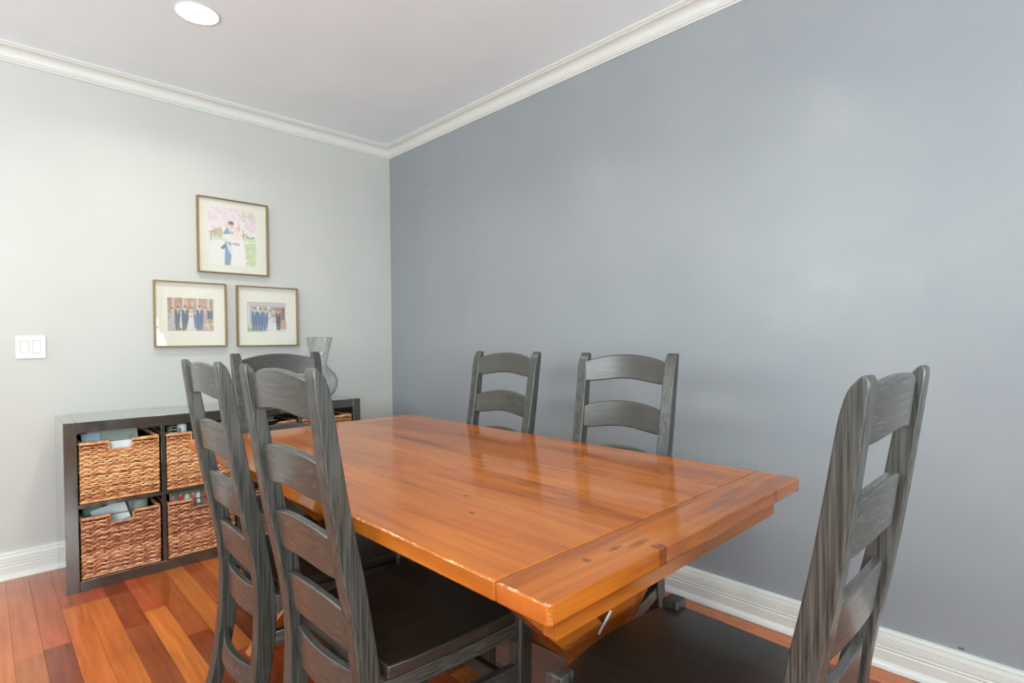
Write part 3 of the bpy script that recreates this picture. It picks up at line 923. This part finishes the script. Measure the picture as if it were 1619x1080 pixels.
# ------------------------------------------------------------------ printed pictures
class Canvas:
    def __init__(s, w, h, bg):
        s.w, s.h = w, h
        s.asp = w / h
        w, h = w * 3, h * 3
        s.a = np.zeros((h, w, 3)); s.a[:] = bg
        vv, uu = np.mgrid[0:h, 0:w]
        s.u = (uu + .5) / w; s.v = (vv + .5) / h
    def blend(s, mask, c, a=1.0):
        mask = (np.clip(mask, 0, 1) * a)[..., None]
        s.a = s.a * (1 - mask) + np.array(c, float) * mask
    def ell(s, cu, cv, ru, rv, c, a=1.0, soft=.35):
        d = np.sqrt(((s.u - cu) / ru) ** 2 + ((s.v - cv) / rv) ** 2)
        s.blend((1 - d) / soft + .5, c, a)
    def rect(s, u0, u1, v0, v1, c, a=1.0):
        m = ((s.u >= u0) & (s.u <= u1) & (s.v >= v0) & (s.v <= v1)).astype(float)
        s.blend(m, c, a)
    def poly(s, pts, c, a=1.0):
        inside = np.zeros_like(s.u, dtype=bool)
        n = len(pts); j = n - 1
        for i in range(n):
            xi, yi = pts[i]; xj, yj = pts[j]
            cond = ((yi > s.v) != (yj > s.v))
            xs = (xj - xi) * (s.v - yi) / ((yj - yi) if abs(yj - yi) > 1e-9 else 1e-9) + xi
            inside ^= cond & (s.u < xs); j = i
        s.blend(inside.astype(float), c, a)
    def speck(s, n, box, cols_, size, a, seed):
        r = random.Random(seed)
        for _ in range(n):
            s.ell(r.uniform(box[0], box[1]), r.uniform(box[2], box[3]), r.uniform(.4, 1) * size, r.uniform(.4, 1) * size * s.asp, r.choice(cols_), a, .8)
    def suit(s, u, v0, v1, w, c=(84, 98, 122), shirt=(225, 225, 228), hair=(120, 90, 72)):
        hh = v1 - v0
        s.poly([(u - w * .5, v0 + hh * .17), (u + w * .5, v0 + hh * .17), (u + w * .52, v0 + hh * .55), (u + w * .36, v1), (u + w * .06, v1), (u, v0 + hh * .62), (u - w * .06, v1), (u - w * .36, v1), (u - w * .52, v0 + hh * .55)], c)
        s.poly([(u - w * .13, v0 + hh * .15), (u + w * .13, v0 + hh * .15), (u, v0 + hh * .36)], shirt)
        s.ell(u, v0 + hh * .08, w * .22, hh * .075, (222, 190, 172))
        s.ell(u, v0 + hh * .03, w * .21, hh * .04, hair)
    def gown(s, u, v0, v1, w, c=(226, 220, 222), hair=(130, 92, 70)):
        hh = v1 - v0
        s.poly([(u - w * .28, v0 + hh * .2), (u + w * .28, v0 + hh * .2), (u + w * .22, v0 + hh * .42), (u + w * .55, v1), (u - w * .55, v1), (u - w * .22, v0 + hh * .42)], c)
        s.ell(u, v0 + hh * .03, w * .24, hh * .06, hair)
        s.ell(u, v0 + hh * .09, w * .19, hh * .07, (228, 198, 182))
        s.ell(u, v0 + hh * .36, w * .2, hh * .06, (206, 150, 150), .7)
    def mesh(s, name, w, h, mat, parent=None, thick=0.0006):
        """a printed sheet in the local XZ plane, front towards -Y, origin at the bottom middle"""
        W, H_ = s.w, s.h
        s.a = s.a.reshape(H_, 3, W, 3, 3).mean(axis=(1, 3))
        vs = [(-w / 2 + w * i / (W - 1), 0, h * (1 - j / (H_ - 1))) for j in range(H_) for i in range(W)]
        fs = [(j * W + i, (j + 1) * W + i, (j + 1) * W + i + 1, j * W + i + 1) for j in range(H_ - 1) for i in range(W - 1)]
        b = len(vs)
        vs += [(-w / 2, thick, 0), (w / 2, thick, 0), (w / 2, thick, h), (-w / 2, thick, h)]
        fs += [(b, b + 3, b + 2, b + 1)]
        me = bpy.data.meshes.new(name)
        me.from_pydata(vs, [], fs); me.materials.append(mat)
        at = me.color_attributes.new('print', 'FLOAT_COLOR', 'POINT')
        c = np.clip(s.a, 0, 255) / 255.0
        c = np.where(c <= .04045, c / 12.92, ((c + .055) / 1.055) ** 2.4).reshape(-1, 3)
        full = np.ones((len(vs), 4), dtype=np.float32); full[:, :3] = .7
        full[:W * H_, :3] = c
        at.data.foreach_set('color', full.ravel())
        o = bpy.data.objects.new(name, me)
        return link(o, parent)

def art_embrace():
    c = Canvas(120, 154, (238, 232, 232))
    c.blend((.42 - c.v) / .3 + .3, (226, 208, 216), .7)
    c.speck(260, (0, 1, 0, .36), [(232, 210, 218), (214, 192, 204), (240, 230, 234), (222, 200, 204)], .05, .5, 1)
    c.speck(60, (.7, 1, 0, .2), [(190, 184, 160), (200, 196, 182), (220, 214, 200)], .035, .6, 2)
    c.rect(0, 1, .46, .58, (206, 214, 186), .9)
    c.speck(60, (0, 1, .44, .56), [(196, 206, 170), (214, 220, 196)], .05, .5, 3)
    c.poly([(0, .58), (1, .56), (1, 1), (0, 1)], (232, 230, 222))
    c.poly([(.74, .6), (1, .57), (1, .98), (.86, .98)], (192, 206, 156), .9)
    c.speck(40, (.8, 1, .65, .97), [(176, 194, 140), (206, 216, 176)], .05, .5, 4)
    for u in (.08, .13, .2, .24): c.poly([(u, .33), (u + .012, .33), (u + .02, .52), (u, .52)], (164, 132, 100), .7)
    c.speck(50, (.1, .26, .38, .5), [(178, 150, 116), (196, 172, 140)], .04, .6, 5)
    c.rect(0, .12, .43, .445, (120, 110, 100)); c.rect(.045, .06, .43, .6, (120, 110, 100))
    c.poly([(.72, .36), (.74, .36), (.75, .52), (.73, .52)], (170, 120, 84), .8)
    c.poly([(.68, .42), (.72, .45), (.8, .40), (.8, .42), (.73, .48), (.68, .44)], (176, 130, 96), .7)
    c.ell(.88, .475, .09, .022, (110, 126, 150)); c.ell(.88, .46, .05, .018, (224, 230, 236))
    # a person in a blue suit lifting a person in a white gown
    c.poly([(.34, .58), (.46, .6), (.47, .8), (.44, 1), (.32, 1), (.33, .8)], (120, 148, 182))
    c.poly([(.36, .58), (.52, .72), (.50, .86), (.40, .72)], (222, 222, 230))
    c.poly([(.24, .70), (.34, .62), (.36, .70), (.28, .73)], (96, 110, 140))
    c.poly([(.46, .50), (.72, .50), (.76, 1), (.49, 1), (.50, .74)], (238, 232, 230))
    c.poly([(.30, .44), (.38, .34), (.52, .42), (.52, .52), (.34, .52)], (110, 142, 180))
    c.ell(.44, .50, .16, .05, (240, 228, 222)); c.ell(.60, .46, .10, .12, (240, 220, 216))
    c.ell(.475, .30, .065, .06, (232, 196, 180)); c.ell(.47, .255, .062, .034, (120, 78, 58))
    c.ell(.565, .36, .05, .05, (238, 206, 194)); c.ell(.63, .34, .03, .05, (190, 150, 120), .6)
    c.poly([(.46, .60), (.64, .60), (.65, .64), (.52, .635)], (166, 162, 176))
    c.ell(.455, .305, .008, .006, (120, 84, 70)); c.ell(.50, .305, .008, .006, (120, 84, 70)); c.ell(.48, .338, .02, .006, (190, 110, 104))
    c.poly([(.43, .36), (.52, .50), (.50, .51), (.41, .38)], (228, 230, 236), .8)
    c.a = c.a * .82 + 40
    return c
def art_group(brick, people, left):
    c = Canvas(116, 86, brick)
    c.speck(80, (0, 1, 0, .4), [tuple(min(255, x * 1.12) for x in brick), tuple(x * .86 for x in brick)], .06, .4, 7 + len(people))
    if left:
        for u in (.10, .32, .62, .86): c.rect(u, u + .045, 0, .6, (222, 214, 204), .9)
        c.ell(.47, .16, .09, .10, (228, 190, 170), .8); c.rect(.43, .51, .05, .5, (196, 134, 88), .8)
        c.rect(0, 1, .90, 1, (196, 150, 130), .8)
    else:
        c.rect(0, 1, 0, .14, (206, 200, 200)); c.rect(0, .70, .14, .18, (178, 172, 172))
        c.rect(0, .68, .16, .70, (188, 184, 176)); c.rect(.70, .97, .17, .60, (206, 130, 112)); c.rect(.88, .95, .18, .60, (110, 104, 104)); c.rect(.97, 1, .17, .95, (236, 232, 230))
        for u in (.02, .26, .52): c.rect(u, u + .04, .14, .8, (232, 230, 228))
        c.rect(0, .8, .72, .86, (206, 202, 192)); c.rect(0, .4, .86, 1, (164, 186, 128)); c.rect(.4, 1, .9, 1, (226, 222, 220)); c.rect(.84, 1, .62, .9, (214, 158, 128))
    for (kind, u, v0, v1, w, col) in people:
        if kind == 's': c.suit(u, v0, v1, w, col)
        else: c.gown(u, v0, v1, w, col)
    if left:
        c.speck(50, (.82, 1, .62, .95), [(224, 216, 170), (196, 180, 110), (236, 230, 206), (170, 130, 80)], .03, .8, 9)
        c.speck(40, (0, .14, .45, .95), [(190, 190, 196), (206, 196, 200)], .04, .6, 10)
    c.a = (c.a * .88 + 255 * .10) * .94
    return c
ppl2 = [('g', .10, .32, .98, .13, (186, 186, 198)), ('s', .22, .26, .96, .13, (98, 108, 112)), ('g', .285, .3, .9, .07, (226, 214, 200)), ('s', .37, .24, .97, .14, (88, 102, 114)), ('g', .50, .30, .99, .20, (232, 226, 224)),
        ('s', .60, .36, .92, .08, (98, 112, 150)), ('s', .69, .23, .97, .15, (82, 98, 124)), ('g', .81, .28, .98, .14, (192, 166, 190)), ('s', .915, .26, .78, .11, (78, 84, 92))]
ppl3 = [('s', .19, .20, .95, .15, (84, 104, 140)), ('s', .33, .22, .96, .14, (88, 108, 146)), ('s', .46, .22, .97, .14, (92, 116, 158)), ('g', .57, .28, .99, .16, (236, 230, 232)), ('s', .665, .20, .9, .12, (176, 178, 196)), ('g', .66, .45, 1.0, .22, (240, 236, 238)), ('s', .79, .24, .94, .12, (70, 74, 84))]

def make_frame(y0, y1, z0, z1, py0, py1, pz0, pz1, art, label):
    root = tag(empty('picture_frame', (0.0, (y0 + y1) / 2, z0)), label, 'picture frame', 'brass framed wedding photos on the pale wall')
    w, h = y1 - y0, z1 - z0
    D = 0.034; t = 0.0062
    mb = MB()
    for (a, b, c, d) in ((-w / 2, -w / 2 + t, 0, h), (w / 2 - t, w / 2, 0, h), (-w / 2 + t, w / 2 - t, 0, t), (-w / 2 + t, w / 2 - t, h - t, h)):
        mb.box(0.001, D, a, b, c, d)
    mb.build('frame', MAT['brass'], root, bevel=0.001)
    MB().box(0.002, 0.012, -w / 2 + t, w / 2 - t, t, h - t).build('mat_board', MAT['mat_board'], root)
    MB().box(0.0285, 0.0300, -w / 2 + t, w / 2 - t, t, h - t).build('glass', MAT['glass'], root)
    p = art.mesh('photo_print', py1 - py0, pz1 - pz0, MAT['print'], root)
    p.rotation_euler = (0, 0, R90)
    p.location = (0.0127, (py0 + py1) / 2 - (y0 + y1) / 2, pz0 - z0)
    tag(p, None)
    return p
make_frame(-1.336, -0.928, 1.580, 2.036, -1.272, -1.001, 1.634, 1.985, art_embrace(), 'brass-framed photo of a couple embracing outdoors, hung highest on the pale wall')
make_frame(-1.565, -1.185, 1.132, 1.515, -1.497, -1.254, 1.225, 1.419, art_group((190, 152, 130), ppl2, True), 'brass-framed group photo of people before a columned brown facade, lower frame nearer the light switch')
make_frame(-1.122, -0.740, 1.130, 1.512, -1.059, -0.813, 1.222, 1.414, art_group((196, 190, 184), ppl3, False), 'brass-framed group photo with blue suits and a red brick doorway, lower frame nearer the corner')

# ------------------------------------------------------------------ light switch
sw = tag(empty('light_switch', (0, -2.0965, 1.083)), 'white double rocker light switch plate on the pale wall', 'light switch')
mb = MB()
for (a, b, c, d) in ((-.057, -.040, 0, .114), (-.007, .007, 0, .114), (.040, .057, 0, .114), (-.040, -.007, 0, .024), (-.040, -.007, .090, .114), (.007, .040, 0, .024), (.007, .040, .090, .114)):
    mb.box(0.0, 0.006, a, b, c, d)
mb.build('plate', MAT['plastic'], sw)
for s in (-1, 1):
    q = MB()
    c0 = s * .0235
    tilt = .002 * s
    q.add([(0.001, c0 - .0155, .026), (0.001, c0 + .0155, .026), (0.001, c0 + .0155, .088), (0.001, c0 - .0155, .088),
           (.0045 + tilt, c0 - .0155, .026), (.0045 + tilt, c0 + .0155, .026), (.0045, c0 + .0155, .057), (.0045, c0 - .0155, .057), (.0065 - tilt, c0 + .0155, .088), (.0065 - tilt, c0 - .0155, .088)],
          [(0, 1, 2, 3), (4, 7, 6, 5), (7, 9, 8, 6), (0, 4, 5, 1), (3, 2, 8, 9), (1, 5, 6, 2), (2, 6, 8), (0, 3, 7, 4), (3, 9, 7)])
    q.build('rocker', MAT['plastic'], sw)
    for z in (.010, .104):
        v = MB().lathe([(0.0, 0.0014), (0.0028, 0.0012), (0.0030, 0.0)], n=12)
        v.v = [(0.006 + p[2], c0 + p[0], z + p[1]) for p in v.v]
        v.build('screw', MAT['screw'], sw)

# ------------------------------------------------------------------ glass vase
vase = tag(empty('vase', (0.27, -0.705, SH)), 'clear glass vase with round base and flared neck on the shelf unit', 'vase')
pr = [(0.0, 0.004), (0.045, 0.004), (0.050, 0.0)]
prof = [(0.0, 0.003), (0.040, 0.003), (0.062, 0.010), (0.088, 0.030), (0.106, 0.062), (0.113, 0.095), (0.109, 0.128), (0.094, 0.160), (0.070, 0.186), (0.052, 0.204), (0.046, 0.218), (0.047, 0.232), (0.053, 0.262), (0.062, 0.305), (0.072, 0.350), (0.082, 0.392)]
def refine(p, k=4):
    out = []
    for i in range(len(p) - 1):
        p0 = p[max(i - 1, 0)]; p1 = p[i]; p2 = p[i + 1]; p3 = p[min(i + 2, len(p) - 1)]
        for j in range(k):
            t = j / k
            out.append(tuple(.5 * ((2 * p1[a]) + (-p0[a] + p2[a]) * t + (2 * p0[a] - 5 * p1[a] + 4 * p2[a] - p3[a]) * t * t + (-p0[a] + 3 * p1[a] - 3 * p2[a] + p3[a]) * t ** 3) for a in (0, 1)))
    out.append(p[-1])
    return out
pf = refine(prof)
inner = [(max(0, r - .0035), z + (.003 if z < .02 else 0)) for (r, z) in pf][::-1]
v = MB().lathe(pf + [(0.0805, 0.3935)] + inner, n=64)
v.build('glass_body', MAT['vase'], vase, smooth=True)
MB().lathe([(0.0785, .391), (0.0815, .3925), (0.0828, .3915), (0.0818, .389), (0.0795, .389), (0.0785, .391)], n=64).build('rim', MAT['vase'], vase, smooth=True)

# ------------------------------------------------------------------ things in the baskets
def bx(k, r_, dx, dy, dz):   # a point in basket (k, r_), dz above the basket floor
    return (BX + dx, CUB[k] + CW / 2 + dy, (ZHI if r_ else ZLO) + dz)
def sheet_obj(name, w, h, loc, rot, mat, label, cat, thick=0.0025, curl=0.0, canvas=None):
    """a sheet, book or magazine: local XZ plane (front -Y), origin at bottom middle"""
    if canvas is not None:
        o = canvas.mesh(name, w, h, mat, thick=thick)
    else:
        mb = MB(); n = 8
        vs = []
        for i in range(n + 1):
            t = -1 + 2 * i / n
            y = curl * (1 - t * t)
            for z in (0, h): vs += [(t * w / 2, y, z), (t * w / 2, y + thick, z)]
        fs = []
        for i in range(n):
            a, b = 4 * i, 4 * i + 4
            fs += [(a, b, b + 2, a + 2), (a + 1, a + 3, b + 3, b + 1), (a + 2, b + 2, b + 3, a + 3), (a, a + 1, b + 1, b)]
        fs += [(0, 2, 3, 1), (4 * n, 4 * n + 1, 4 * n + 3, 4 * n + 2)]
        mb.add(vs, fs)
        o = mb.build(name, mat)
    o.location = loc; o.rotation_euler = rot
    tag(o, label, cat)
    return o
P = {}
def pm(name, rgb, rough=0.6):
    if name not in P: P[name] = plain(name, lin(*rgb), rough)
    return P[name]
# upper left basket
cv = Canvas(60, 40, (168, 178, 172))
cv.ell(.55, .45, .12, .06, (70, 84, 88), .8); cv.poly([(.1, .7), (.3, .55), (.36, .62), (.2, .78)], (96, 106, 100)); cv.poly([(.35, .5), (.9, .28), (.91, .33), (.36, .56)], (110, 120, 118))
cv.poly([(.55, .7), (.95, .6), (.95, .64), (.55, .74)], (130, 140, 136))
sheet_obj('leaflet', .20, .17, bx(0, 1, .105, -.005, .168), (math.radians(-20), math.radians(-5), R90 - .06), MAT['cover'], 'grey-green printed leaflet with dark sketches, sticking up from the upper left basket', 'leaflet', canvas=cv)
sheet_obj('booklet', .11, .16, bx(0, 1, .055, -.070, .185), (math.radians(-28), 0, R90 + .1), pm('mauve_card', (160, 104, 140)), 'mauve booklet lying behind the grey-green leaflet in the upper left basket', 'booklet', .006)
sheet_obj('envelope', .075, .15, bx(0, 1, .118, -.100, .178), (math.radians(-24), 0, R90 + .05), pm('pale_blue_paper', (166, 190, 204)), 'pale blue envelope in the left corner of the upper left basket', 'envelope', .002)
sheet_obj('folded_paper', .115, .13, bx(0, 1, .145, -.004, .155), (math.radians(-5), 0, R90), MAT['paper'], 'folded white paper seen through the hand hole of the upper left basket', 'paper', .004, .006)
# second upper basket
cup = tag(empty('paper_roll', bx(1, 1, .085, -.070, .177)), 'small white paper roll standing in the second basket of the upper row', 'paper roll')
MB().lathe([(0.022, 0), (0.022, .145), (0.010, .145), (0.010, 0), (0.022, 0)], n=32).build('roll', MAT['paper'], cup, smooth=True)
co = MB()
rr = random.Random(3)
co.tube([(0.030 * math.cos(a * .55) * (1 + .1 * rr.random()), 0.030 * math.sin(a * .55), .004 * math.sin(a) + a * .0011) for a in range(46)], 0.004, 6)
cc = co.build('cord', pm('grey_cord', (150, 156, 152)), smooth=True, loc=bx(1, 1, .100, -.112, .262))
tag(cc, 'coil of grey cord beside the white paper roll in the second upper basket', 'cord')
sheet_obj('brochure', .14, .20, bx(1, 1, .07, .02, .165), (math.radians(-36), math.radians(8), R90), pm('brown_card', (104, 92, 78)), 'brown brochure leaning in the second basket of the upper row', 'brochure', .004)
sheet_obj('notepad', .13, .14, bx(1, 1, .125, .060, .188), (math.radians(-32), 0, R90 - .1), pm('off_white_pad', (208, 206, 198)), 'off-white notepad lying over the brown brochure in the second upper basket', 'notepad', .006)
# third upper basket: magazines on the rim
for i, (dz, dyy, rz, nm, rgb, lb_) in enumerate(((.2935, -.02, .10, 'navy_cover', (34, 38, 58), 'navy magazine, lowest of the pile on the third upper basket'),
                                                  (.3025, -.03, -.12, 'black_cover', (24, 24, 28), 'black magazine in the middle of the pile on the third upper basket'),
                                                  (.3115, -.045, .22, 'olive_cover', (116, 112, 86), 'olive magazine, topmost of the pile on the third upper basket'))):
    g = tag(empty('magazine', bx(2, 1, .055, dyy, dz), rz), lb_, 'magazine')
    MB().box(-.085, .085, -.07, .07, 0.0005, .0065).build('pages', MAT['paper'], g)
    MB().box(-.1015, .1015, -.0765, .0765, .0065, .0080).build('cover', pm(nm, rgb, .35), g)
# lower left basket
sheet_obj('large_folded_paper', .140, .172, bx(0, 0, .122, -.004, .150), (math.radians(-18), math.radians(-14), R90 + .03), MAT['paper'], 'large white folded sheet poking out of the lower left basket', 'paper', .003, .02)
sheet_obj('card_folder', .13, .16, bx(0, 0, .045, .015, .165), (math.radians(-16), math.radians(6), R90 - .1), pm('blue_grey_card', (168, 180, 184)), 'blue-grey card folder behind the white folded sheet in the lower left basket', 'folder', .004)
tn = tag(empty('tin', bx(0, 0, .085, .088, .158)), 'grey-green cylindrical tin in the lower left basket', 'tin')
MB().lathe([(0.0, 0), (0.034, 0), (0.034, .160), (0.031, .163), (0.0, .163)], n=36).build('can_body', pm('sage_tin', (142, 158, 148), .35), tn, smooth=True)
MB().box(-.045, .045, -.04, .04, 0, .14).build('storage_box', pm('teal_grey_card', (120, 138, 134)), loc=bx(0, 0, .005, -.101, .165), bevel=.003)
tag(bpy.context.scene.objects['storage_box'], 'teal-grey card box in the left corner of the lower left basket', 'box')
MB().lathe([(0.0, 0), (.016, .003), (.024, .018), (.024, .034), (.016, .048), (0, .052)], n=24).build('yarn_ball', pm('tan_yarn', (190, 166, 140)), smooth=True, loc=bx(0, 0, .128, .034, .195))
tag(bpy.context.scene.objects['yarn_ball'], 'small tan ball seen through the hand hole of the lower left basket', 'ball')
# second lower basket: album with pictures of people on a green field
cv = Canvas(90, 50, (112, 128, 104))
cv.speck(220, (0, 1, 0, 1), [(96, 112, 88), (134, 148, 122), (176, 186, 168), (90, 96, 84)], .04, .6, 21)
rr = random.Random(8)
for rowv in (.10, .52):
    for i in range(9):
        u = .06 + i * .108 + rr.uniform(-.02, .02)
        col = rr.choice([(214, 60, 80), (232, 226, 226), (70, 62, 84), (196, 120, 130), (236, 232, 228), (60, 70, 66)])
        if rr.random() < .5: cv.suit(u, rowv, rowv + .36, .075, col)
        else: cv.gown(u, rowv, rowv + .36, .09, col)
cv.rect(.515, .525, 0, 1, (60, 66, 60))
sheet_obj('photo_album', .27, .175, bx(1, 0, .138, -.005, .158), (math.radians(-4), 0, R90), MAT['cover'], 'photo album with small figures on green standing in the second lower basket', 'photo album', .012, canvas=cv)
